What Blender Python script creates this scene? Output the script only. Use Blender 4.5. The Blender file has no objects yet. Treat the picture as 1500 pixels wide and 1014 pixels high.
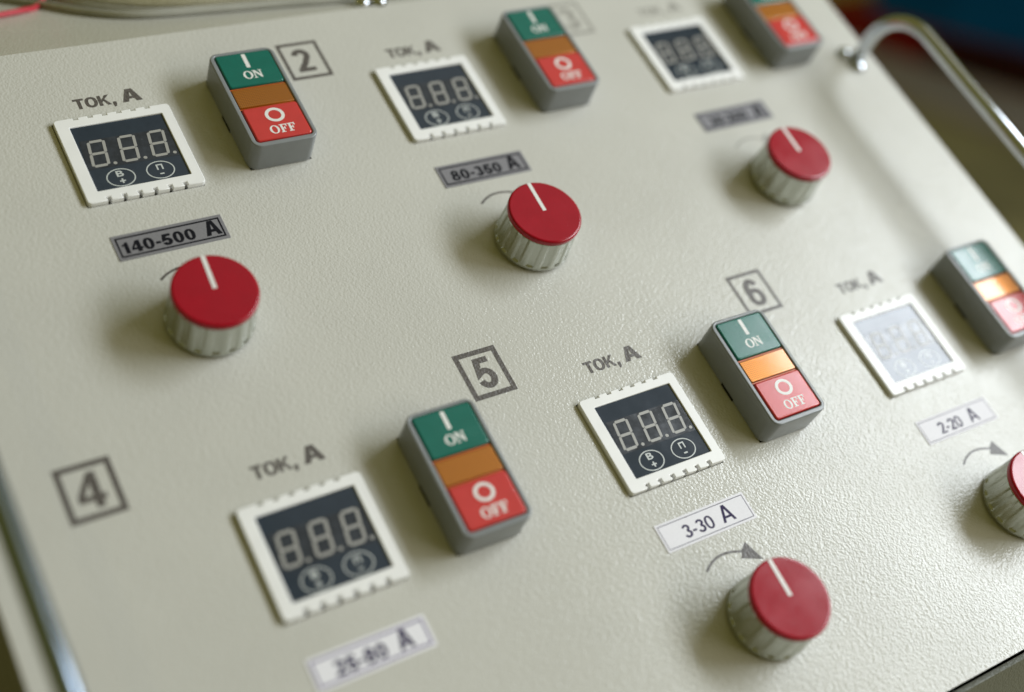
import bpy, math, random
from math import sin, cos, pi, radians
from mathutils import Vector, Matrix

random.seed(4)
scene = bpy.context.scene
C = scene.collection
MM = 0.001

# ------------------------------------------------------------------ camera
cam_d = bpy.data.cameras.new('camera')
cam = bpy.data.objects.new('camera', cam_d)
C.objects.link(cam)
scene.camera = cam
cam_rot = Matrix(((0.83987385, -0.54277779, 0.00204618),
                  (0.24596173, 0.38394702, 0.88999298),
                  (-0.48385405, -0.74697855, 0.45596963))).transposed()
cam.matrix_world = Matrix.Translation((-0.34366, -0.44472, 1.22844)) @ cam_rot.to_4x4()
cam_d.sensor_width = 36
cam_d.lens = 45.82
cam_d.clip_start = 0.02
cam_d.clip_end = 60
cam_d.dof.use_dof = True
cam_d.dof.focus_distance = 0.549
cam_d.dof.aperture_fstop = 2.55

# ------------------------------------------------------------------ room light (indoor, one large window)
world = bpy.data.worlds.new('World')
scene.world = world
world.use_nodes = True
bg = world.node_tree.nodes['Background']
bg.inputs[0].default_value = (1.0, 0.91, 0.26, 1)
bg.inputs[1].default_value = 0.165

TILT = radians(32)
RX = Matrix.Rotation(TILT, 4, 'X')
PM = Matrix.Translation((0, 0, 1.0)) @ RX          # control face frame -> world
PIV = PM.inverted()


def area(name, d, dist, w, h, watts, col):
    """area lamp seen from the control face in direction d (face frame)"""
    dw = (RX.to_3x3() @ Vector(d)).normalized()
    tgt = PM @ Vector((0.03, -0.05, 0))
    l = bpy.data.lights.new(name, 'AREA')
    l.shape = 'RECTANGLE'
    l.size = w
    l.size_y = h
    l.energy = watts
    l.color = col
    o = bpy.data.objects.new(name, l)
    C.objects.link(o)
    o.location = tgt + dw * dist
    ax = RX.to_3x3() @ Vector((0, 1, 0))
    ax = (ax - dw * ax.dot(dw)).normalized()
    ay = dw.cross(ax)
    o.rotation_euler = Matrix((ax, ay, dw)).transposed().to_euler()
    return o


area('window_light', (0.755, -0.02, 0.656), 2.2, 1.60, 0.58, 58, (0.86, 0.92, 0.98))
area('added_fill_light', (0.55, -0.55, 0.63), 2.2, 0.9, 0.5, 9, (1.0, 0.96, 0.90))  # added fill without a real source, lifts the middle of the face
area('ceiling_light', (0.42, 0.42, 0.80), 2.0, 1.30, 1.10, 1.9, (0.94, 0.96, 1.0))


lamp = bpy.data.lights.new('inspection_lamp', 'POINT')      # small warm lamp behind the camera, seen as glints on edges
lamp.energy = 1.0
lamp.shadow_soft_size = 0.02
lamp.color = (1.0, 0.86, 0.40)
lamp_o = bpy.data.objects.new('inspection_lamp', lamp)
C.objects.link(lamp_o)
lamp_o.location = (-0.95, -0.55, 1.95)

scene.view_settings.view_transform = 'Standard'
scene.view_settings.look = 'None'
scene.view_settings.exposure = 0
scene.view_settings.gamma = 1
try:
    scene.cycles.use_denoising = True
    scene.cycles.max_bounces = 6
except Exception:
    pass


# ------------------------------------------------------------------ materials
def mat(name, col, rough=0.5, metal=0.0, spec=0.5, bump=None, mottle=0.0, mscale=60, coat=0.0, rvar=0.0,
        rscale=90, trans=0.0, emis=None, sss=0.0, wear=None):
    m = bpy.data.materials.new(name)
    m.use_nodes = True
    nt = m.node_tree
    N, L = nt.nodes, nt.links
    b = N['Principled BSDF']
    b.inputs['Base Color'].default_value = (*col, 1)
    b.inputs['Roughness'].default_value = rough
    b.inputs['Metallic'].default_value = metal
    b.inputs['Specular IOR Level'].default_value = spec
    b.inputs['Coat Weight'].default_value = coat
    b.inputs['Coat Roughness'].default_value = 0.06
    b.inputs['Transmission Weight'].default_value = trans
    if sss:
        b.inputs['Subsurface Weight'].default_value = sss
        b.inputs['Subsurface Radius'].default_value = (0.003, 0.001, 0.0005)
    tc = N.new('ShaderNodeTexCoord')
    if mottle:
        n = N.new('ShaderNodeTexNoise')
        n.inputs['Scale'].default_value = mscale
        n.inputs['Detail'].default_value = 5
        n.inputs['Roughness'].default_value = 0.6
        L.new(tc.outputs['Object'], n.inputs['Vector'])
        mr = N.new('ShaderNodeMapRange')
        mr.inputs['From Min'].default_value = 0.3
        mr.inputs['From Max'].default_value = 0.7
        mr.inputs['To Min'].default_value = 1 - mottle
        mr.inputs['To Max'].default_value = 1 + mottle * 0.5
        L.new(n.outputs['Fac'], mr.inputs['Value'])
        mx = N.new('ShaderNodeMix')
        mx.data_type = 'RGBA'
        mx.blend_type = 'MULTIPLY'
        mx.inputs[0].default_value = 1
        mx.inputs[6].default_value = (*col, 1)
        L.new(mr.outputs['Result'], mx.inputs[7])
        L.new(mx.outputs[2], b.inputs['Base Color'])
        last = mx.outputs[2]
        if wear:                                   # sparse small specks of dirt
            v = N.new('ShaderNodeTexNoise')
            v.inputs['Scale'].default_value = wear[0]
            v.inputs['Detail'].default_value = 3
            L.new(tc.outputs['Object'], v.inputs['Vector'])
            r2 = N.new('ShaderNodeMapRange')
            r2.inputs['From Min'].default_value = wear[1]
            r2.inputs['From Max'].default_value = wear[1] + 0.05
            r2.inputs['To Max'].default_value = wear[3] if len(wear) > 3 else 0.5
            L.new(v.outputs['Fac'], r2.inputs['Value'])
            m2 = N.new('ShaderNodeMix')
            m2.data_type = 'RGBA'
            L.new(r2.outputs['Result'], m2.inputs[0])
            L.new(last, m2.inputs[6])
            m2.inputs[7].default_value = (*wear[2], 1)
            L.new(m2.outputs[2], b.inputs['Base Color'])
    if rvar:
        n = N.new('ShaderNodeTexNoise')
        n.inputs['Scale'].default_value = rscale
        n.inputs['Detail'].default_value = 6
        L.new(tc.outputs['Object'], n.inputs['Vector'])
        mr = N.new('ShaderNodeMapRange')
        mr.inputs['From Min'].default_value = 0.3
        mr.inputs['From Max'].default_value = 0.7
        mr.inputs['To Min'].default_value = max(0.02, rough - rvar)
        mr.inputs['To Max'].default_value = rough + rvar
        L.new(n.outputs['Fac'], mr.inputs['Value'])
        L.new(mr.outputs['Result'], b.inputs['Roughness'])
    if bump:
        kind, sc, dist = bump
        bp = N.new('ShaderNodeBump')
        bp.inputs['Strength'].default_value = 1
        bp.inputs['Distance'].default_value = dist
        if kind == 'peel':                          # powder coat: small rounded pebbles
            mp = N.new('ShaderNodeMapping')
            mp.inputs['Scale'].default_value = (1, 1, 1)
            L.new(tc.outputs['Object'], mp.inputs['Vector'])
            n0 = N.new('ShaderNodeTexNoise')
            n0.inputs['Scale'].default_value = sc * 0.8
            L.new(mp.outputs[0], n0.inputs['Vector'])
            va = N.new('ShaderNodeVectorMath')
            va.operation = 'SCALE'
            va.inputs['Scale'].default_value = 1.1 / sc
            L.new(n0.outputs['Color'], va.inputs[0])
            vb = N.new('ShaderNodeVectorMath')
            vb.operation = 'ADD'
            L.new(mp.outputs[0], vb.inputs[0])
            L.new(va.outputs[0], vb.inputs[1])
            v = N.new('ShaderNodeTexVoronoi')
            v.feature = 'SMOOTH_F1'
            v.inputs['Scale'].default_value = sc
            v.inputs['Smoothness'].default_value = 0.6
            L.new(vb.outputs[0], v.inputs['Vector'])
            n1 = N.new('ShaderNodeTexNoise')
            n1.inputs['Scale'].default_value = sc * 0.55
            n1.inputs['Detail'].default_value = 3
            L.new(mp.outputs[0], n1.inputs['Vector'])
            ma = N.new('ShaderNodeMath')
            ma.operation = 'MULTIPLY_ADD'
            ma.inputs[1].default_value = -0.75
            L.new(v.outputs['Distance'], ma.inputs[0])
            L.new(n1.outputs['Fac'], ma.inputs[2])
            L.new(ma.outputs[0], bp.inputs['Height'])
        elif kind == 'grid':
            sep = N.new('ShaderNodeSeparateXYZ')
            L.new(tc.outputs['Object'], sep.inputs[0])
            outs = []
            for a in range(2):
                q = N.new('ShaderNodeMath')
                q.operation = 'MULTIPLY'
                q.inputs[1].default_value = sc
                L.new(sep.outputs[a], q.inputs[0])
                q2 = N.new('ShaderNodeMath')
                q2.operation = 'SINE'
                L.new(q.outputs[0], q2.inputs[0])
                outs.append(q2)
            ad = N.new('ShaderNodeMath')
            ad.operation = 'ADD'
            L.new(outs[0].outputs[0], ad.inputs[0])
            L.new(outs[1].outputs[0], ad.inputs[1])
            L.new(ad.outputs[0], bp.inputs['Height'])
            # the prismatic grid also shows as darker dots in the lens body
            mr = N.new('ShaderNodeMapRange')
            mr.inputs['From Min'].default_value = -1.6
            mr.inputs['From Max'].default_value = 1.4
            mr.inputs['To Min'].default_value = 0.45
            mr.inputs['To Max'].default_value = 1.15
            L.new(ad.outputs[0], mr.inputs['Value'])
            mx = N.new('ShaderNodeMix')
            mx.data_type = 'RGBA'
            mx.blend_type = 'MULTIPLY'
            mx.inputs[0].default_value = 1
            mx.inputs[6].default_value = (*col, 1)
            L.new(mr.outputs['Result'], mx.inputs[7])
            L.new(mx.outputs[2], b.inputs['Base Color'])
        else:
            n = N.new('ShaderNodeTexNoise')
            n.inputs['Scale'].default_value = sc
            n.inputs['Detail'].default_value = 6
            L.new(tc.outputs['Object'], n.inputs['Vector'])
            L.new(n.outputs['Fac'], bp.inputs['Height'])
        L.new(bp.outputs['Normal'], b.inputs['Normal'])
    return m


PEEL = ('peel', 920, 0.00017)
M = {}
M['paint'] = mat('beige_powder_coat', (0.57, 0.563, 0.52), 0.24, spec=0.34, bump=PEEL, mottle=0.05, mscale=14,
                 wear=(160, 0.75, (0.25, 0.22, 0.15), 0.35), rvar=0.06, rscale=16)
M['paint_edge'] = M['paint']
M['paint_shaded'] = mat('shaded_powder_coat', (0.13, 0.135, 0.11), 0.42, bump=PEEL, mottle=0.05, mscale=30)  # face paint darkened; shade of the cabinet walls put into its colour
M['ink'] = mat('dark_brown_screen_print', (0.115, 0.102, 0.094), 0.42, spec=0.45, bump=PEEL, mottle=0.45, mscale=900)
M['dark'] = mat('matte_black', (0.008, 0.008, 0.008), 0.8, spec=0.2)
M['bezel'] = mat('white_plastic', (0.88, 0.88, 0.88), 0.36, mottle=0.03, mscale=120, bump=('n', 1500, 0.00001),
                 wear=(700, 0.76, (0.2, 0.18, 0.15), 0.5))
M['film'] = mat('navy_display_film', (0.030, 0.042, 0.060), 0.13, spec=0.36, rvar=0.05, mottle=0.1, mscale=200,
                bump=('n', 260, 0.00002), wear=(900, 0.74, (0.12, 0.13, 0.15), 0.4))
M['lens'] = mat('smoked_display_lens', (0.034, 0.040, 0.052), 0.2, spec=0.46, rvar=0.07, rscale=300, mottle=0.4, mscale=260,
                bump=('n', 400, 0.00002), wear=(1100, 0.70, (0.16, 0.17, 0.19), 0.4))
M['segment'] = mat('unlit_segment', (0.37, 0.365, 0.35), 0.35, spec=0.5)
M['ink_faint'] = mat('pale_grey_screen_print', (0.33, 0.32, 0.29), 0.4, spec=0.4, bump=PEEL, mottle=0.3, mscale=700)  # paler ink for the upper right number, heading and arrow
M['film_print'] = mat('pale_film_print', (0.55, 0.58, 0.58), 0.3)
M['housing'] = mat('grey_plastic', (0.23, 0.245, 0.255), 0.30, bump=('n', 1400, 0.000012), mottle=0.06, mscale=150)
M['green'] = mat('green_button_plastic', (0.002, 0.135, 0.10), 0.24, spec=0.5, bump=('n', 500, 0.000012), mottle=0.06, mscale=200,
                 wear=(800, 0.75, (0.3, 0.4, 0.36), 0.35), rvar=0.05)
M['red'] = mat('red_button_plastic', (0.56, 0.042, 0.038), 0.24, spec=0.5, bump=('n', 500, 0.000012), mottle=0.06, mscale=200,
               wear=(800, 0.75, (0.7, 0.4, 0.36), 0.35), rvar=0.05)
M['amber'] = mat('amber_lens', (0.47, 0.155, 0.004), 0.34, metal=0.5, spec=0.5, coat=0.6, bump=('grid', 2 * pi / 0.0009, 0.000008))
M['white_print'] = mat('white_print', (0.80, 0.80, 0.78), 0.4, mottle=0.08, mscale=500)
M['knob'] = mat('grey_green_knob_plastic', (0.50, 0.52, 0.47), 0.15, metal=0.75, spec=0.6, bump=('n', 400, 0.00001), mottle=0.05, mscale=90,
                wear=(300, 0.73, (0.2, 0.19, 0.14), 0.4))
M['knobcap'] = mat('crimson_cap_plastic', (0.35, 0.0, 0.013), 0.22, spec=0.38, rvar=0.03, rscale=120, mottle=0.08, mscale=130,
                   bump=('n', 900, 0.000012), wear=(1300, 0.73, (0.6, 0.25, 0.28), 0.35))
M['chrome'] = mat('chromed_steel', (0.58, 0.61, 0.66), 0.09, metal=1.0, rvar=0.04, rscale=60)
M['chrome_dark_reflection'] = mat('chrome_painted_reflection', (0.30, 0.36, 0.44), 0.14, metal=1.0, rvar=0.04, rscale=60)  # left handle's chrome, darkened and blued to paint in dark room reflections
M['foil'] = mat('silver_foil', (0.24, 0.235, 0.255), 0.5, metal=0.15, spec=0.3, mottle=0.12, mscale=1400, rvar=0.05, bump=('n', 1800, 0.00001))
M['foil_ink'] = mat('black_label_ink', (0.006, 0.006, 0.010), 0.6, spec=0.15)
M['foil_ink_violet_sheen'] = mat('label_ink_violet_sheen', (0.035, 0.025, 0.085), 0.6, spec=0.15, mottle=0.4, mscale=1500)  # dark label ink with its violet sheen put into the colour


# ------------------------------------------------------------------ mesh helpers (all sizes in millimetres)
def finish(me, angle=35):
    for p in me.polygons:
        p.use_smooth = True
    me.set_sharp_from_angle(angle=radians(angle))
    return me


def curve_mesh(cu, name):
    o = bpy.data.objects.new('tmp', cu)
    C.objects.link(o)
    dg = bpy.context.evaluated_depsgraph_get()
    dg.update()
    me = bpy.data.meshes.new_from_object(o.evaluated_get(dg))
    me.name = name
    bpy.data.objects.remove(o)
    bpy.data.curves.remove(cu)
    return me


def flat(loops, z0, z1, bevel=0.0, res=2, name='m'):
    """solid plate bounded by 2-D loops (first outer, others holes)"""
    cu = bpy.data.curves.new(name, 'CURVE')
    cu.dimensions = '2D'
    cu.fill_mode = 'BOTH'
    for lp in loops:
        s = cu.splines.new('POLY')
        s.points.add(len(lp) - 1)
        for p, (x, y) in zip(s.points, lp):
            p.co = (x * MM, y * MM, 0, 1)
        s.use_cyclic_u = True
    cu.extrude = max(1e-7, ((z1 - z0) / 2 - bevel) * MM)
    cu.bevel_depth = bevel * MM
    cu.bevel_resolution = res
    cu.offset = -bevel * MM
    me = curve_mesh(cu, name)
    me.transform(Matrix.Translation((0, 0, (z0 + z1) / 2 * MM)))
    return me


def rrect(cx, cy, w, h, r=0.0, n=6):
    if r <= 0:
        return [(cx - w / 2, cy - h / 2), (cx + w / 2, cy - h / 2), (cx + w / 2, cy + h / 2), (cx - w / 2, cy + h / 2)]
    out = []
    for sx, sy, a0 in ((1, -1, -90), (1, 1, 0), (-1, 1, 90), (-1, -1, 180)):
        for k in range(n + 1):
            a = radians(a0 + 90 * k / n)
            out.append((cx + sx * (w / 2 - r) + r * cos(a), cy + sy * (h / 2 - r) + r * sin(a)))
    return out


def ellipse(cx, cy, rx, ry, n=48):
    return [(cx + rx * cos(2 * pi * k / n), cy + ry * sin(2 * pi * k / n)) for k in range(n)]


def box(x0, x1, y0, y1, z0, z1, name='m'):
    v = [(x * MM, y * MM, z * MM) for z in (z0, z1) for x, y in ((x0, y0), (x1, y0), (x1, y1), (x0, y1))]
    f = [(3, 2, 1, 0), (4, 5, 6, 7), (0, 1, 5, 4), (1, 2, 6, 5), (2, 3, 7, 6), (3, 0, 4, 7)]
    me = bpy.data.meshes.new(name)
    me.from_pydata(v, [], f)
    return me


def lathe(prof, n=64, rfun=None, name='m', cap_top=True, cap_bot=True):
    v, f = [], []
    for r, z in prof:
        for k in range(n):
            a = 2 * pi * k / n
            rr = rfun(r, z, a) if rfun else r
            v.append((rr * cos(a) * MM, rr * sin(a) * MM, z * MM))
    for i in range(len(prof) - 1):
        for k in range(n):
            k2 = (k + 1) % n
            f.append((i * n + k, i * n + k2, (i + 1) * n + k2, (i + 1) * n + k))
    if cap_top:
        f.append(tuple((len(prof) - 1) * n + k for k in range(n)))
    if cap_bot:
        f.append(tuple(reversed(range(n))))
    me = bpy.data.meshes.new(name)
    me.from_pydata(v, [], f)
    return me


def tube(pts, r, n=14, name='m'):
    """swept round tube through points (mm), Catmull-Rom smoothed"""
    P = [Vector(p) for p in pts]
    sm = []
    for i in range(len(P) - 1):
        p0, p1, p2, p3 = P[max(i - 1, 0)], P[i], P[i + 1], P[min(i + 2, len(P) - 1)]
        for k in range(8):
            t = k / 8
            sm.append(0.5 * ((2 * p1) + (p2 - p0) * t + (2 * p0 - 5 * p1 + 4 * p2 - p3) * t * t + (3 * p1 - p0 - 3 * p2 + p3) * t ** 3))
    sm.append(P[-1])
    v, f = [], []
    up = Vector((0.123, 0.2, 1)).normalized()
    for i, p in enumerate(sm):
        t = (sm[min(i + 1, len(sm) - 1)] - sm[max(i - 1, 0)]).normalized()
        a = (up - t * up.dot(t)).normalized()
        b = t.cross(a)
        up = a
        for k in range(n):
            q = p + (a * cos(2 * pi * k / n) + b * sin(2 * pi * k / n)) * r
            v.append(q * MM)
    for i in range(len(sm) - 1):
        for k in range(n):
            k2 = (k + 1) % n
            f.append((i * n + k, i * n + k2, (i + 1) * n + k2, (i + 1) * n + k))
    f.append(tuple(reversed(range(n))))
    f.append(tuple((len(sm) - 1) * n + k for k in range(n)))
    me = bpy.data.meshes.new(name)
    me.from_pydata(v, [], f)
    return me


def join(parts, name='m'):
    """parts: list of (mesh, material slot index)"""
    v, f, mi = [], [], []
    for me, s in parts:
        o = len(v)
        v += [tuple(x.co) for x in me.vertices]
        for p in me.polygons:
            f.append(tuple(o + i for i in p.vertices))
            mi.append(s)
    out = bpy.data.meshes.new(name)
    out.from_pydata(v, [], f)
    out.polygons.foreach_set('material_index', mi)
    return out


def stroke(pts, t):
    """outline of a thick line with mitred joints"""
    P = [Vector(p) for p in pts]
    lf, rt = [], []
    for i, p in enumerate(P):
        a = (P[i] - P[i - 1]).normalized() if i else None
        b = (P[i + 1] - P[i]).normalized() if i < len(P) - 1 else None
        a = a or b
        b = b or a
        na, nb = Vector((-a.y, a.x)), Vector((-b.y, b.x))
        n = (na + nb) / max(0.35, 1 + na.dot(nb)) * t / 2
        lf.append(tuple(p + n))
        rt.append(tuple(p - n))
    return [lf + rt[::-1]]


def arc(cx, cy, rx, ry, a0, a1, n=16):
    return [(cx + rx * cos(radians(a0 + (a1 - a0) * k / n)), cy + ry * sin(radians(a0 + (a1 - a0) * k / n))) for k in range(n + 1)]


def ringp(cx, cy, rx, ry, ix, iy, e=2.25, n=36):
    def se(a, b):
        o = []
        for k in range(n):
            c, s_ = cos(2 * pi * k / n), sin(2 * pi * k / n)
            o.append((cx + a * math.copysign(abs(c) ** (2 / e), c), cy + b * math.copysign(abs(s_) ** (2 / e), s_)))
        return o
    return [se(rx, ry), se(ix, iy)[::-1]]


def glyph(c, w):
    """heavy grotesque characters drawn as outlines; w scales the stroke weight; returns (polygons, advance)"""
    t = 0.185 * w
    d = t / 2
    if c == '0':
        return [ringp(.28, .5, .28, .51, .28 - t * .93, .51 - t * .85)], .62
    if c == '1':
        return [[[(.33 - t, 0), (.33, 0), (.33, 1.0), (.20, 1.0), (.15, .89), (0, .79), (0, .63), (.33 - t, .71)]]], .44
    if c == '2':
        return [stroke(arc(.275, .715, .275 - d, .295 - d, 172, -18) + [(.30, .36), (.14, .16)], t), [[(0, 0), (.55, 0), (.55, t * .92), (.02, t * .92)]]], .61
    if c == '3':
        return [stroke(arc(.27, .745, .25 - d, .265 - d, 165, -88), t * .95), stroke(arc(.27, .285, .27 - d, .295 - d, 92, -168), t * .97)], .60
    if c == '4':
        return [[[(.50 - t, 0), (.50, 0), (.50, .20), (.59, .20), (.59, .20 + t * .85), (.50, .20 + t * .85), (.50, 1), (.52 - t * 1.05, 1), (0, .38), (0, .20), (.50 - t, .20)],
                 [(.50 - t, .20 + t * .85), (.50 - t, .76 - t * .3), (.15, .20 + t * .85)][::-1]]], .63
    if c == '5':
        return [stroke([(.52, 1 - d), (.19, 1 - d), (.125, .50)] + arc(.27, .325, .28 - d, .335 - d, 128, -166)[1:], t)], .61
    if c == '6':
        return [ringp(.28, .32, .28, .33, .28 - t * .95, .33 - t * .88), stroke(arc(.30, .50, .30 - d, .51 - d, 38, 192), t)], .61
    if c == '8':
        return [ringp(.28, .745, .245, .265, .245 - t * .85, .265 - t * .78), ringp(.28, .285, .28, .295, .28 - t * .9, .295 - t * .78)], .62
    if c == '-':
        return [[[(.02, .30), (.29, .30), (.29, .30 + t * .95), (.02, .30 + t * .95)]]], .35
    if c == 'A':
        u = .20 * w
        return [[[(0, 0), (u, 0), (u + .06, .22), (.76 - u, .22), (.82 - u, 0), (.82, 0), (.41 + u * .55, 1), (.41 - u * .55, 1)],
                 [(u + .11, .22 + t * .85), (.71 - u, .22 + t * .85), (.41, .78)][::-1]]], .85
    if c == 'T':
        return [[[(.33 - d, 0), (.33 + d, 0), (.33 + d, 1 - t * .9), (.66, 1 - t * .9), (.66, 1), (0, 1), (0, 1 - t * .9), (.33 - d, 1 - t * .9)]]], .69
    if c == 'O':
        return [ringp(.39, .5, .39, .515, .39 - t * 1.0, .515 - t * .87)], .82
    if c == 'K':
        return [[[(0, 0), (t, 0), (t, .30), (.31, .44), (.53, 0), (.77, 0), (.43, .60), (.75, 1), (.50, 1), (t, .57), (t, 1), (0, 1)]]], .78
    raise KeyError(c)


def text(s, x0, x1, y0, y1, z0=0.0, z1=0.05, wt=1.0, name='lettering'):
    """grotesque letters fitted to the box x0..x1, y0..y1"""
    polys, x = [], 0
    for c in s:
        gl, adv = glyph(c, wt)
        polys += [[[(px + x, py) for px, py in lp] for lp in pg] for pg in gl]
        x += adv
    xs = [p[0] for pg in polys for lp in pg for p in lp]
    ax, bx = min(xs), max(xs)
    parts = []
    for i, pg in enumerate(polys):
        lps = [[(x0 + (px - ax) / (bx - ax) * (x1 - x0), y0 + py * (y1 - y0)) for px, py in lp] for lp in pg]
        parts.append((flat(lps, z0, z1 + 0.004 * (i % 2)), 0))
    return join(parts, name)


def font_text(s, x0, x1, y0, y1, z0=0.0, z1=0.05, bold=0.03, name='lettering', shear=0.0):
    """letters fitted to the box x0..x1, y0..y1"""
    cu = bpy.data.curves.new(name, 'FONT')
    cu.body = s
    cu.size = 1
    cu.offset = bold
    cu.extrude = 0.01
    cu.shear = shear
    cu.resolution_u = 6
    cu.space_character = 1.08
    me = curve_mesh(cu, name)
    xs = [q.co.x for q in me.vertices]
    ys = [q.co.y for q in me.vertices]
    ax, bx, ay, by = min(xs), max(xs), min(ys), max(ys)
    for q in me.vertices:
        x = x0 + (q.co.x - ax) / (bx - ax) * (x1 - x0)
        y = y0 + (q.co.y - ay) / (by - ay) * (y1 - y0)
        z = z1 if q.co.z > 0 else z0
        q.co = (x * MM, y * MM, z * MM)
    return me


def put(name, me, mats, parent, loc=(0, 0, 0), label=None, rotz=0.0, smooth=35):
    if smooth and not me.get('done'):
        finish(me, smooth)
        me['done'] = 1
    o = bpy.data.objects.new(name, me)
    C.objects.link(o)
    if not me.materials:
        for m in (mats if isinstance(mats, (list, tuple)) else [mats]):
            me.materials.append(m)
    o.parent = parent
    o.location = [c * MM for c in loc]
    o.rotation_euler = (0, 0, rotz)
    if label:
        o['label'] = label
    return o


def on_face(name, me, mats, loc=(0, 0, 0), label=None, rotz=0.0):
    """a part of the console that sits on the inclined control face"""
    o = put(name, me, mats, None, loc, label)
    o.parent = console
    o.matrix_local = CI @ PM @ Matrix.Translation(Vector(loc) * MM) @ Matrix.Rotation(rotz, 4, 'Z')
    return o


def thing(name, label, cat, loc, group=None):
    o = bpy.data.objects.new(name, None)
    C.objects.link(o)
    o.location = loc
    o['label'] = label
    o['category'] = cat
    if group:
        o['group'] = group
    return o


# ------------------------------------------------------------------ the console body
console = thing('control_console',
                'beige powder-coated control console with numbered rows of meters, ON/OFF switches and red knobs',
                'control console', (-0.0385, 0, 0))
CI = Matrix.Translation((0.0385, 0, 0))            # world -> console frame

XL, XR, YT, YB = -299.5, 226.5, 160.0, -242.0
CAM = (-343.66, -256.09, 429.39)


def raise_xy(x, y, z):
    """where a point measured on the face plane really stands when its top is z above the face"""
    k = z / CAM[2]
    return x + (CAM[0] - x) * k, y + (CAM[1] - y) * k


MZ = 2.2
meters = {}
for k, x, y in (('A', -193.7, 96.9), ('B', -42.9, 97.3), ('C', 108.4, 97.4),
                ('D', -189.9, -96.3), ('E', -38.9, -97.5), ('F', 111.7, -97.6)):
    meters[k] = raise_xy(x, y, MZ)

holes = []
for k, (x, y) in meters.items():
    h = rrect(x - 0.45, y - 0.2, 49.6, 45.9, 0.6, 3)
    holes.append(list(reversed(h)))
plate = flat([rrect((XL + XR) / 2, (YT + YB) / 2, XR - XL, YT - YB, 1.5)] + holes, -3.0, 0.0, 0.0)
# folded lips that close the plate round its rim
on_face('face_plate', plate, M['paint'])
on_face('edge_lip', flat([rrect((XL + XR) / 2, YB + 0.65, XR - XL - 0.6, 1.2, 0.2)], -13, -3.0), M['paint'])

top_z = 1.0 + YT * MM * sin(TILT)
top_y = YT * MM * cos(TILT)


def w2c(me):
    me.transform(CI)
    return me


def prism(poly_yz, x0, x1, name='m'):
    n = len(poly_yz)
    v = [(x0, y, z) for y, z in poly_yz] + [(x1, y, z) for y, z in poly_yz]
    f = [tuple(reversed(range(n))), tuple(range(n, 2 * n))]
    for k in range(n):
        k2 = (k + 1) % n
        f.append((k, k2, n + k2, n + k))
    me = bpy.data.meshes.new(name)
    me.from_pydata(v, [], f)
    return me


def fp(y, z):      # face-frame (y, z) mm -> world (y, z) m
    p = PM @ Vector((0, y * MM, z * MM))
    return p.y, p.z


REAR = top_y + 0.26
lo = fp(YB - 3.2, -4.0)
front_poly = [lo, (lo[0] + 0.0022, lo[1] + 0.0004), (lo[0] + 0.0022, 0.06), (lo[0], 0.06)]
put('front_panel', w2c(prism(front_poly, XL * MM, XR * MM)), M['paint_shaded'], console, smooth=0)
a = fp(YT + 0.3, -0.4)
put('console_top', w2c(prism([(a[0], a[1] - 0.002), (a[0], a[1]), (REAR, a[1]), (REAR, a[1] - 0.002)],
                             XL * MM, XR * MM)), M['paint'], console, smooth=0)
b0, b1 = fp(YB - 1.0, -3.1), fp(YT, -3.1)
side = [(b0[0] + 0.002, b0[1] - 0.004), (b1[0], b1[1] - 0.001), (REAR - 0.001, a[1] - 0.0025), (REAR - 0.001, 0.06), (b0[0] + 0.002, 0.06)]
put('side_panel', w2c(prism(side, XL * MM + 0.0005, XL * MM + 0.0020)), M['paint_shaded'], console, smooth=0)
put('side_panel', w2c(prism(side, XR * MM - 0.0020, XR * MM - 0.0005)), M['paint_shaded'], console, smooth=0)
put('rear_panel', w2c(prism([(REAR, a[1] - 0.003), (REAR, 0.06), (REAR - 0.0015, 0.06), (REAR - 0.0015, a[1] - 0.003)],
                            XL * MM + 0.0025, XR * MM - 0.0025)), M['paint_shaded'], console, smooth=0)
put('plinth', w2c(box(XL + 15, XR - 15, lo[0] * 1000 + 25, REAR * 1000 - 20, 0, 60)), M['dark'], console, smooth=0)

# ------------------------------------------------------------------ digital meters
W, H = 49.6, 45.6
notch_b = [-15.9, -9.45, -3.0, 3.45, 9.9, 16.35]
notch_t = [-15.5, -9.35, -3.2, 2.9, 9.05, 15.2]


def bezel_loop():
    r = 1.6
    pts = []
    for k in range(5):
        t = radians(180 + 90 * k / 4)
        pts.append((-W / 2 + r + r * cos(t), -H / 2 + r + r * sin(t)))
    for x in notch_b:
        pts += [(x - 0.85, -H / 2), (x - 0.85, -H / 2 + 1.2), (x - 1.25, -H / 2 + 1.2), (x - 1.25, -H / 2 + 2.1), (x + 0.75, -H / 2 + 2.1), (x + 0.75, -H / 2)]
    for k in range(5):
        t = radians(270 + 90 * k / 4)
        pts.append((W / 2 - r + r * cos(t), -H / 2 + r + r * sin(t)))
    for k in range(5):
        t = radians(90 * k / 4)
        pts.append((W / 2 - r + r * cos(t), H / 2 - r + r * sin(t)))
    for x in reversed(notch_t):
        pts += [(x + 1.0, H / 2), (x + 1.0, H / 2 - 1.15), (x - 1.0, H / 2 - 1.15), (x - 1.0, H / 2)]
    for k in range(5):
        t = radians(90 + 90 * k / 4)
        pts.append((-W / 2 + r + r * cos(t), H / 2 - r + r * sin(t)))
    return pts


win = rrect(0.5, 0.35, 39.6, 35.2, 0.3, 2)
bezel_me = join([(flat([bezel_loop(), win], -2.6, MZ, 0.32, 2), 0),
                 (box(-23.5, 23.5, -19.8, 20.2, -30, -2.7), 1)], 'meter_bezel')
film_me = flat([rrect(0.5, 0.35, 39.5, 35.1, 0.3, 2)], -1.5, MZ - 0.70, 0.0)
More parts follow.
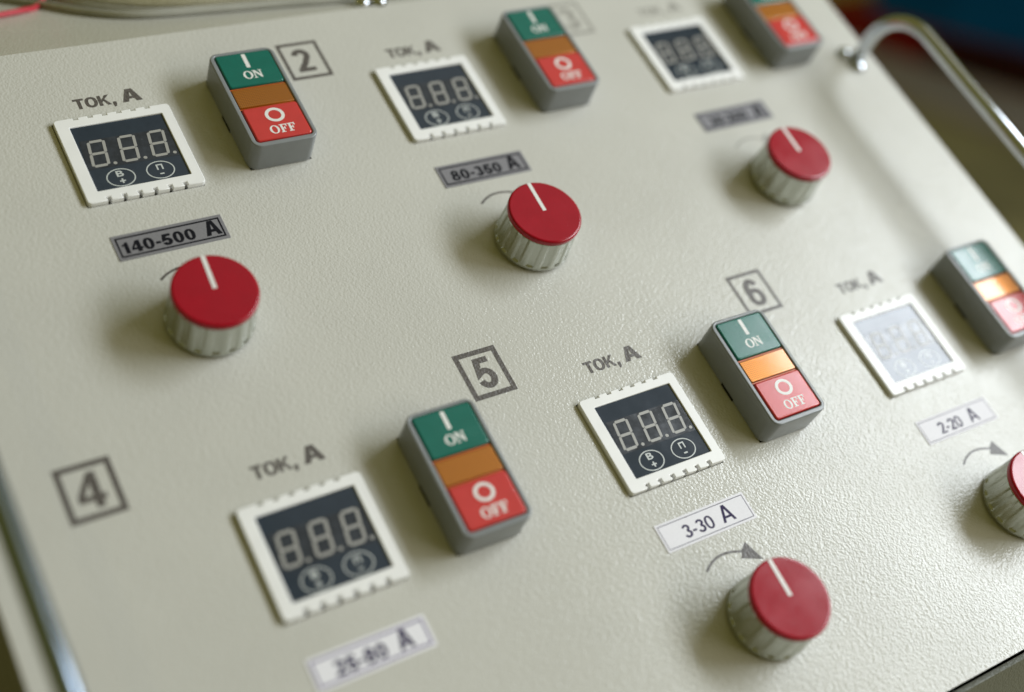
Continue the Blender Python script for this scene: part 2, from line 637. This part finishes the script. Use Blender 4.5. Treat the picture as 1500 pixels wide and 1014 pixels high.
# display block: slightly raised parallelogram behind the film
lens_me = flat([[(-19.0, -5.5), (19.6, -5.9), (20.0, 9.6), (-17.9, 10.2)]], MZ - 0.9, MZ - 0.64, 0.0)


def seg_mesh(vert):
    L, t = (6.1, 1.26)
    s = -2.0 / 14.0                                # slant of the digits: foot further left
    if vert:
        L = 6.5
        pts = [(-t / 2, -L / 2 + t * .4), (0, -L / 2), (t / 2, -L / 2 + t * .4), (t / 2, L / 2 - t * .4), (0, L / 2), (-t / 2, L / 2 - t * .4)]
    else:
        L = 5.7
        pts = [(-L / 2 + t * .4, -t / 2), (L / 2 - t * .4, -t / 2), (L / 2, 0), (L / 2 - t * .4, t / 2), (-L / 2 + t * .4, t / 2), (-L / 2, 0)]
    pts = [(x - y * s, y) for x, y in pts]
    return flat([pts], 0, 0.08, 0.0)


seg_v, seg_h = seg_mesh(True), seg_mesh(False)
dot_me = flat([ellipse(0, 0, 0.8, 0.75, 16)], 0, 0.08)
ring1 = flat([ellipse(0, 0, 6.0, 4.75), list(reversed(ellipse(0, 0, 5.5, 4.3)))], 0, 0.06)
mark_b = join([(font_text('B', -1.5, 1.5, 0.5, 3.6, 0, 0.06, 0.02), 0),
               (flat([[(-0.35, -3.1), (0.35, -3.1), (0.35, -2.2), (1.2, -2.2), (1.2, -1.6), (0.35, -1.6), (0.35, -0.7), (-0.35, -0.7),
                       (-0.35, -1.6), (-1.2, -1.6), (-1.2, -2.2), (-0.35, -2.2)]], 0, 0.06), 0)])
mark_p = join([(flat([[(-1.4, 0.1), (-0.75, 0.1), (-0.75, 2.4), (0.75, 2.4), (0.75, 0.1), (1.4, 0.1), (1.4, 3.0), (-1.4, 3.0)]], 0, 0.06), 0),
               (flat([rrect(-0.1, -2.1, 1.8, 0.65)], 0, 0.06), 0)])

meter_label = {
    'A': 'white-framed digital meter above the grey sticker 140-500 A, nearest the top left corner of the face',
    'B': 'white-framed digital meter above the grey sticker 80-350 A',
    'C': 'blurred white-framed digital meter left of the switch that the top picture edge cuts',
    'D': 'white-framed digital meter above the pale sticker 25-80 A, in the lower left',
    'E': 'sharp white-framed digital meter above the white sticker 3-30 A',
    'F': 'white-framed digital meter above the sticker 2-20 A, its window whitened by the reflected light'}


def make_meter(k):
    x, y = meters[k]
    m = on_face('digital_meter', bezel_me, [M['bezel'], M['dark']], (x, y, 0), meter_label[k])
    put('display_window', film_me, M['film'], m)
    put('display_lens', lens_me, M['lens'], m)
    zz = MZ - 0.635
    s = 2.0 / 14.0
    for d in range(3):
        x0 = -15.1 + 12.75 * d + 3.8            # digit centre at its top
        cx, cy = x0 - 1.0, 2.45                 # digit centre
        hh, ww = 6.5, 3.15
        for me, dx, dy in ((seg_h, 0, hh), (seg_h, 0, 0), (seg_h, 0, -hh), (seg_v, -ww, hh / 2), (seg_v, ww, hh / 2),
                           (seg_v, -ww, -hh / 2), (seg_v, ww, -hh / 2)):
            put('display_segment', me, M['segment'], m, (cx + dx + dy * s, cy + dy, zz))
        put('decimal_point', dot_me, M['segment'], m, (-7.4 + 12.75 * d, -4.0, zz))
    zf = MZ - 0.695
    for cx, cy, me in ((-7.7, -11.9, mark_b), (9.1, -11.7, mark_p)):
        put('button_ring', ring1, M['film_print'], m, (cx, cy, zf))
        put('button_symbol', me, M['film_print'], m, (cx + 0.1, cy, zf))
    return m


for k in 'ABCDEF':
    make_meter(k)

# ------------------------------------------------------------------ ON / OFF switches
BZ = 15.6
h_out, h_in = rrect(0, 0, 30.3, 54.9, 4.2, 8), rrect(0.1, 0.35, 26.1, 51.0, 1.7, 6)
housing_me = join([(flat([h_out, h_in], 0.35, BZ, 0.6, 3), 0), (box(-13.6, 13.6, -26, 26, 0.2, BZ - 3.2), 1),
                   (box(-15.22, -14, -4.6, 4.6, 0.1, 1.5), 1), (box(-14.2, 14.2, -26.6, 26.6, 0, 0.36), 1)], 'switch_housing')  # low black box on the left wall paints a notch's shade
green_me = flat([rrect(0.1, 16.1, 25.4, 19.2, 1.3, 5)], BZ - 3.1, BZ + 0.25, 0.75, 3)
red_me = flat([rrect(0.1, -15.4, 25.4, 18.7, 1.3, 5)], BZ - 3.1, BZ + 0.25, 0.75, 3)
amber_me = flat([rrect(0.1, 0.25, 25.3, 10.6, 0.5, 3)], BZ - 3.1, BZ - 0.35, 0.3, 2)
sep_me = join([(box(-12.8, 13.0, 5.75, 6.35, BZ - 3.1, BZ - 0.9), 0), (box(-12.8, 13.0, -5.85, -5.3, BZ - 3.1, BZ - 0.9), 0)])
M['rust_orange'] = mat('orange_lens_edge', (0.55, 0.10, 0.008), 0.4)


def serif_O(x, w, h):
    return (flat([ellipse(x + w / 2, h / 2, w / 2, h / 2 * 1.03, 32), list(reversed(ellipse(x + w / 2, h / 2, w / 2 - w * .235, h / 2 * .84, 32)))], 0, .06), 0)


def poly(pts, x, w, h, z=0.0):
    return (flat([[(x + a * w, b * h) for a, b in pts]], 0, .06 + z), 0)


def serif_N(x, w, h):
    # one outline, clockwise from the bottom left serif
    return poly([(0, 0), (.36, 0), (.36, .08), (.24, .08), (.24, .74), (.78, 0), (.90, 0), (.90, .92), (1.0, .92), (1.0, 1), (.64, 1), (.64, .92),
                 (.77, .92), (.77, .40), (.34, 1), (0, 1), (0, .92), (.11, .92), (.11, .08), (0, .08)], x, w, h)


def serif_F(x, w, h):
    return poly([(0, 0), (.58, 0), (.58, .09), (.42, .09), (.42, .45), (.56, .45), (.62, .32), (.70, .32), (.70, .70), (.62, .70), (.56, .56),
                 (.42, .56), (.42, .90), (.72, .90), (.86, .68), (.96, .68), (.94, 1), (0, 1), (0, .91), (.14, .91), (.14, .09), (0, .09)], x, w, h)


on_me = join([serif_O(-4.15, 4.4, 4.5), serif_N(0.35, 4.3, 4.5)])
off_me = join([serif_O(-5.2, 4.3, 4.5), serif_F(-0.6, 3.6, 4.5), serif_F(3.1, 3.6, 4.5)])
bar_me = flat([rrect(0, 0, 1.8, 8.0, 0.35, 3)], 0, .06)
ring_me = flat([ellipse(0, 0, 4.35, 3.95), list(reversed(ellipse(0, 0, 2.85, 2.6)))], 0, .06)

switch_xy = {'A': (-133.9, 101.9), 'B': (17.7, 102.7), 'C': (167.8, 102.0), 'D': (-130.8, -92.2), 'E': (20.2, -92.6), 'F': (171.1, -92.5)}
switch_label = {
    'A': 'grey ON/OFF switch box whose corner covers the frame of the number 2',
    'B': 'grey ON/OFF switch box in the top row, right of the meter over the sticker 80-350 A',
    'C': 'grey ON/OFF switch box cut by the top edge of the picture, next to the chrome handle foot',
    'D': 'grey ON/OFF switch box just below the framed number 5',
    'E': 'grey ON/OFF switch box just below the framed number 6, with a hazy reflection on its keys',
    'F': 'grey ON/OFF switch box at the right picture edge, right of the 2-20 A meter'}


def make_switch(k):
    x, y = switch_xy[k]
    s = on_face('push_button_switch', housing_me, [M['housing'], M['dark']], (x, y, 0), switch_label[k], rotz=radians(random.uniform(-.3, .3)))
    put('green_button', green_me, M['green'], s)
    put('amber_lens', amber_me, M['amber'], s)
    put('red_button', red_me, M['red'], s)
    put('lens_divider', sep_me, M['rust_orange'], s)
    zt = BZ + 0.25
    put('on_bar_mark', bar_me, M['white_print'], s, (0.1, 20.6, zt), rotz=radians(-1))
    put('on_lettering', on_me, M['white_print'], s, (0, 10.1, zt))
    put('off_circle_mark', ring_me, M['white_print'], s, (0.4, -11.9, zt))
    put('off_lettering', off_me, M['white_print'], s, (0.2, -22.2, zt))
    return s


for k in 'ABCDEF':
    make_switch(k)

# ------------------------------------------------------------------ knobs
NG = 16


def flute(r, z, a):
    if z < 3.2 or z > 17.3:
        m = 0
    else:
        m = min(1, (z - 3.2) / 0.7)
    ph = (a * NG / (2 * pi)) % 1.0
    d = abs(ph - 0.5) * 2                 # 0 at groove centre, 1 at land centre
    g = 0.5 + 0.5 * cos(pi * min(1.0, max(0.0, (d - 0.35) / 0.4)))
    return r - 0.62 * g * m


prof = [(16.7, 1.4), (17.35, 1.5), (17.6, 1.85), (17.62, 2.6), (17.6, 3.15), (17.58, 3.5), (17.54, 3.95), (17.2, 8), (16.85, 13), (16.55, 17.3),
        (16.5, 18.2), (16.35, 18.4)]
knob_me = join([(lathe(prof, 320, flute), 0), (lathe([(15.0, 0), (15.0, 1.45)], 48), 1)], 'knob_body')
cap_me = lathe([(15.9, 18.4), (16.3, 18.45), (16.7, 18.7), (16.85, 19.1), (16.85, 20.6), (16.72, 21.05), (16.4, 21.35), (16.0, 21.5), (15.6, 21.5),
                (8, 21.5)], 96)
ptr_me = flat([rrect(0, 8.5, 1.75, 15.8, 0.1, 2)], 21.48, 21.58)
# the line wraps over the cap's rim
knob_xy = {'A': (-193.5, 6.5, 3.5), 'B': (-42.2, 6.5, 1.0), 'C': (109.0, 6.0, 1.0), 'E': (-39.4, -187.1, 1.5), 'F': (109.3, -188.0, 0)}
knob_label = {
    'A': 'red-capped knob with upright white line, below the sticker 140-500 A',
    'B': 'red-capped knob below the sticker 80-350 A, near the middle of the top row',
    'C': 'blurred red-capped knob below the blurred grey sticker, nearest the chrome handle',
    'E': 'red-capped knob under the curved arrow and the sticker 3-30 A',
    'F': 'knob cut by the right picture edge, its red cap glaring almost white'}
for k, (x, y, dt) in knob_xy.items():
    kn = on_face('rotary_knob', knob_me, [M['knob'], M['dark']], (x, y, 0), knob_label[k], rotz=radians(-dt + {'A': 5, 'B': 0, 'C': 3, 'E': 8, 'F': 12}[k] * 0))
    put('red_cap', cap_me, M['knobcap'], kn)
    put('pointer_line', ptr_me, M['white_print'], kn)

# ------------------------------------------------------------------ printing on the face
PZ = (0.0, 0.045)


def frame_mark(ch, x, y, line, dig=(-4.5, 4.6, -7.3, 7.5), ink='ink'):
    w, h = 20.4, 22.8
    fr = flat([rrect(0, 0, w, h), list(reversed(rrect(0, 0, w - 2 * line, h - 2 * line)))], 0.002, PZ[1])
    on_face('number_mark', join([(fr, 0), (text(ch, *dig, 0.002, PZ[1], 1.0), 0)]), M[ink], (x, y, 0), 'framed number %s printed on the face' % ch)


frame_mark('2', -98.6, 132.1, 1.7, (-5.0, 3.8, -7.0, 7.0))
frame_mark('3', 52.5, 132.6, 1.7, ink='ink_faint')
frame_mark('4', -259.0, -49.0, 2.3, (-5.0, 5.0, -7.3, 7.3))
frame_mark('5', -96.1, -49.4, 2.3)
frame_mark('6', 51.6, -49.8, 1.7)

for k, x0, yb in (('A', -13.6, 27.0), ('B', -14.3, 27.8), ('C', -12.6, 29.0), ('D', -13.6, 31.8), ('E', -13.4, 33.4), ('F', -14.6, 33.4)):
    mx, my = {'A': (-193.7, 96.9), 'B': (-42.9, 97.3), 'C': (108.4, 97.4), 'D': (-189.9, -96.3), 'E': (-38.9, -97.5), 'F': (111.7, -97.6)}[k]
    me = join([(text('TOK', 0, 15.6, 0, 5.8, 0.002, PZ[1], 1.2), 0),
               (flat([[(16.0, 0), (16.2, -1.6), (17.2, -1.2), (17.6, 0.1), (17.6, 1.4), (16.1, 1.4)]], 0.002, PZ[1]), 0),
               (text('A', 20.2, 29.0, 0, 7.3, 0.002, PZ[1], 1.25), 0)])
    on_face('current_heading', me, M['ink_faint' if k == 'C' else 'ink'], (mx + x0, my + yb, 0), 'printed heading TOK, A over a digital meter')

# curved arrows left of each knob
for k, dx, dy in (('A', 1.7, -2.1), ('B', 0.4, -0.5), ('C', 0.4, -1.0), ('E', 0, 0), ('F', 0.9, -0.4)):
    kx, ky, _ = knob_xy[k]
    P = [Vector(p) for p in ((-12.6, 26.2), (-9.2, 28.4), (-4.1, 30.0), (1.7, 29.8), (6.9, 28.2))]
    mid = []
    for i in range(len(P) - 1):
        p0, p1, p2, p3 = P[max(i - 1, 0)], P[i], P[i + 1], P[min(i + 2, len(P) - 1)]
        for q in range(6):
            t = q / 6
            mid.append(0.5 * ((2 * p1) + (p2 - p0) * t + (2 * p0 - 5 * p1 + 4 * p2 - p3) * t * t + (3 * p1 - p0 - 3 * p2 + p3) * t ** 3))
    mid.append(P[-1])
    lf, rt = [], []
    for i, p in enumerate(mid):
        t = (mid[min(i + 1, len(mid) - 1)] - mid[max(i - 1, 0)]).normalized()
        n = Vector((-t.y, t.x)) * 0.52
        lf.append(p + n)
        rt.append(p - n)
    loop = [tuple(p) for p in rt] + [(4.9, 25.7), (14.3, 21.9), (10.7, 31.3), (7.3, 28.9)] + [tuple(p) for p in reversed(lf[:-1])]
    on_face('arrow_mark', flat([loop], 0.002, PZ[1]), M['ink_faint' if k == 'C' else 'ink'], (kx + dx, ky + dy, 0), None)

# ------------------------------------------------------------------ range stickers (metallised foil)
stick = {
    'A': (-193.2, 49.5, 46.4, 12.5, '140-500', -20.2, 9.9, (14.0, 20.9), 1.3, .75, 1.2, 'foil_ink'),
    'B': (-43.6, 50.6, 46.4, 12.5, '80-350', -17.6, 8.9, (12.3, 18.9), 1.3, .75, 1.2, 'foil_ink'),
    'C': (109.0, 50.6, 46.4, 12.5, '30-200', -17.0, 7.9, (12.8, 19.6), 1.3, .75, 1.2, 'foil_ink'),
    'D': (-190.8, -140.8, 46.4, 12.5, '25-80', -14.7, 5.4, (9.9, 15.9), 1.1, .9, 1.15, 'foil_ink_violet_sheen'),
    'E': (-40.0, -142.3, 46.4, 12.5, '3-30', -12.2, 3.3, (7.3, 14.1), 1.0, .28, .84, 'foil_ink_violet_sheen'),
    'F': (110.4, -142.4, 46.4, 12.5, '2-20', -12.6, 2.1, (7.2, 13.2), 1.0, .28, .84, 'foil_ink_violet_sheen')}
M['lilac_border'] = mat('lilac_label_border', (0.22, 0.19, 0.31), 0.5)
M['foil_pale'] = mat('white_foil', (0.85, 0.84, 0.90), 0.6, metal=0.0, spec=0.22, mottle=0.05, mscale=1400, rvar=0.05)
for k, (x, y, w, h, s, x0, x1, (a0, a1), ins, lw, bd, ink) in stick.items():
    st = on_face('range_sticker', flat([rrect(0, 0, w, h, 0.2, 2)], 0.01, 0.28, 0.0), M['foil'] if k in 'ABC' else M['foil_pale'], (x, y, 0),
                 'blurred grey sticker above the knob nearest the chrome handle' if k == 'C' else ('grey' if k in 'AB' else 'white') + ' sticker reading %s A' % s, rotz=radians({'A': .2, 'B': -.3, 'C': .2, 'D': .1, 'E': 0, 'F': -.4}[k]))
    bl = flat([rrect(0, 0, w - 2 * ins, h - 2 * ins), list(reversed(rrect(0, 0, w - 2 * ins - 2 * lw, h - 2 * ins - 2 * lw)))], 0.281, 0.30)
    put('border_line', bl, M['lilac_border' if k == 'D' else ink], st)
    tx = join([(text(s, x0, x1, -3.4, 2.3, 0.281, 0.30, bd), 0), (text('A', a0, a1, -3.4, 4.1 if k != 'F' else 3.6, 0.281, 0.30, bd), 0)])
    put('lettering', tx, M[ink], st)

# ------------------------------------------------------------------ chrome handles and screws
screw_me = lathe([(4.2, 0), (4.25, 1.2), (3.9, 2.3), (3.0, 3.2), (1.7, 3.75), (0.5, 3.85)], 32)
foot_me = flat([rrect(0, 0, 13, 24, 5.5, 8)], 0.02, 1.6, 0.4)


def handle(hx, y1, y0, hz, label, sx):
    r = 29.0
    pts = [(0, y1, 0.5), (0, y1, hz - r - 4), (0, y1, hz - r)]
    for k in range(1, 8):
        a = radians(90 * k / 8)
        pts.append((0, y1 - r + r * cos(a), hz - r + r * sin(a)))
    pts.append((0, y1 - r, hz))
    for q in range(1, 6):
        pts.append((0, y1 - r + (y0 + r - y1 + r) * q / 6, hz))
    pts.append((0, y0 + r, hz))
    for k in range(1, 8):
        a = radians(90 * k / 8)
        pts.append((0, y0 + r - r * sin(a), hz - r + r * cos(a)))
    pts += [(0, y0, hz - r), (0, y0, hz - r - 4), (0, y0, 0.5)]
    o = on_face('grab_handle', tube(pts, 4.0, 28), M['chrome'] if sx > 0 else M['chrome_dark_reflection'], (hx, 0, 0), label)
    for yy in (y1, y0):
        put('handle_screw', screw_me, M['chrome'], o, (-5.2 * sx - 1.2, yy + 4.6, 0.02))
        put('handle_screw', screw_me, M['chrome'], o, (-5.2 * sx + 1.2, yy - 6.0, 0.02))
    return o


handle(214.5, 71.5, -166, 44.0, 'chrome tube handle arching over the right edge of the face', 1)
handle(-293.6, 71.5, -210, 43.0, 'chrome tube handle along the left edge of the face', -1)
put('top_screw', screw_me, M['chrome'], console, (-45 + 38.5, top_y * 1000 + 3.0, top_z * 1000 + 0.1 - 0.3), 'chrome domed screw at the rear edge of the face')
put('top_screw', screw_me, M['chrome'], console, (-53 + 38.5, top_y * 1000 + 5.5, top_z * 1000 + 0.1 - 0.3))


# ------------------------------------------------------------------ things lying on the console top
def tagged(name, me, m, label, cat, group=None, kind=None):
    finish(me)
    o = bpy.data.objects.new(name, me)
    C.objects.link(o)
    me.materials.append(m)
    if label:
        o['label'] = label
        o['category'] = cat
    if kind:
        o['kind'] = kind
    if group:
        o['group'] = group
    return o


TZ = a[1] * 1000


def onto(pts, r):
    return [(x, top_y * 1000 + s, TZ + z + r + 0.1) for x, s, z in pts]


M['cable'] = mat('grey_cable_jacket', (0.42, 0.42, 0.38), 0.45, mottle=0.1)
M['cable2'] = mat('light_grey_cable_jacket', (0.5, 0.5, 0.47), 0.4, mottle=0.1)
M['hose'] = mat('cream_hose', (0.80, 0.77, 0.62), 0.45, mottle=0.15, mscale=40)
M['redwire'] = mat('red_wire_jacket', (0.50, 0.035, 0.055), 0.35)
tagged('cable', tube(onto([(-300, 240, 0), (-228, 150, 0), (-190, 88, 0), (-174, 56, 0), (-155, 36, 0), (-124, 28, 0), (-92, 22, 0), (-60, 15, 0), (-20, 11, 0), (40, 20, 0),
                           (110, 56, 0), (150, 120, 0), (160, 240, 0)], 1.7), 1.7), M['cable'],
       'dark grey cable curving along the console top behind the face', 'cable')
tagged('cable', tube(onto([(-285, 240, 0), (-214, 156, 0), (-180, 98, 0), (-164, 64, 0), (-146, 43.5, 0), (-120, 34.5, 0), (-90, 28.5, 0), (-58, 22, 0), (-18, 19, 0), (38, 28, 0),
                           (104, 62, 0), (140, 122, 0), (148, 240, 0)], 1.2), 1.2), M['cable2'],
       'lighter grey cable running just behind the dark grey one', 'cable')
for ds, lbl in ((0, 'cream hose lying next to the grey cables, nearest of the three'), (9.2, 'middle one of three cream hoses behind the grey cables'),
                (18.4, 'cream hose farthest from the face, behind the other two')):
    tagged('hose', tube(onto([(-262 + ds, 245, 0), (-205 + ds * .6, 165 + ds * .5, 0), (-172 + ds * .4, 92 + ds, 0), (-140 + ds * .3, 54.5 + ds, 0), (-92, 36 + ds, 0), (-28, 26.5 + ds, 0),
                              (45, 36 + ds, 0), (95 - ds * .4, 84 + ds, 0), (118 - ds, 240, 0)], 4.4), 4.4, 20), M['hose'], lbl, 'hose', 'cream hoses behind the face')
tagged('wire', tube(onto([(-285, 52, 0), (-250, 60, 0), (-225, 68, 0), (-211, 72, 0), (-199, 76, 0), (-189, 84, 0), (-178, 102, 8), (-165, 140, 12), (-150, 240, 0)], 1.4), 1.4, 10),
       M['redwire'], 'thin red wire curling in from the upper left corner', 'wire')

# ------------------------------------------------------------------ workshop floor and the machine standing far to the right
M['floor'] = mat('olive_brown_floor', (0.42, 0.375, 0.20), 0.45, mottle=0.45, mscale=2.2, bump=('n', 20, 0.002))
fl = bpy.data.meshes.new('floor')
fl.from_pydata([(-8, -8, 0), (12, -8, 0), (12, 12, 0), (-8, 12, 0)], [], [(0, 1, 2, 3)])
tagged('floor', fl, M['floor'], None, None, kind='structure')

M['navy'] = mat('navy_blue_enamel', (0.0, 0.13, 0.45), 0.6, spec=0.12, mottle=0.3, mscale=6)
M['maroon'] = mat('maroon_enamel', (0.28, 0.012, 0.010), 0.6, spec=0.12, mottle=0.3, mscale=5)
M['board'] = mat('pale_lilac_board', (0.44, 0.39, 0.40), 0.5, mottle=0.1, mscale=8)
mach = thing('workshop_machine', 'out-of-focus navy blue machine cabinet on a dark maroon base behind the console', 'machine', (3.75, 2.0, 0))
put('base_frame', flat([rrect(0, 0, 700, 2300, 20)], 0, 135, 5), M['maroon'], mach)
put('base_shade_strip', box(-352, -340, -900, 620, 20, 110), M['dark'], mach, smooth=0)  # black box on the base front paints the shadow of a gap
put('cabinet', flat([rrect(0, -80, 740, 1960, 30)], 136, 1250, 12), M['navy'], mach)
put('door_panel', flat([rrect(0, 0, 760, 900, 6)], 0, 10), M['navy'], mach, (0, -50, 1251))
bd = tagged('board', flat([rrect(0, 0, 330, 1150, 8)], 2, 32, 2), M['board'], 'blurred pale lilac board lying on the floor in front of the maroon machine base', 'board')
bd.location = (3.14, 2.42, 0)
bd.rotation_euler = (0, 0, radians(-4))
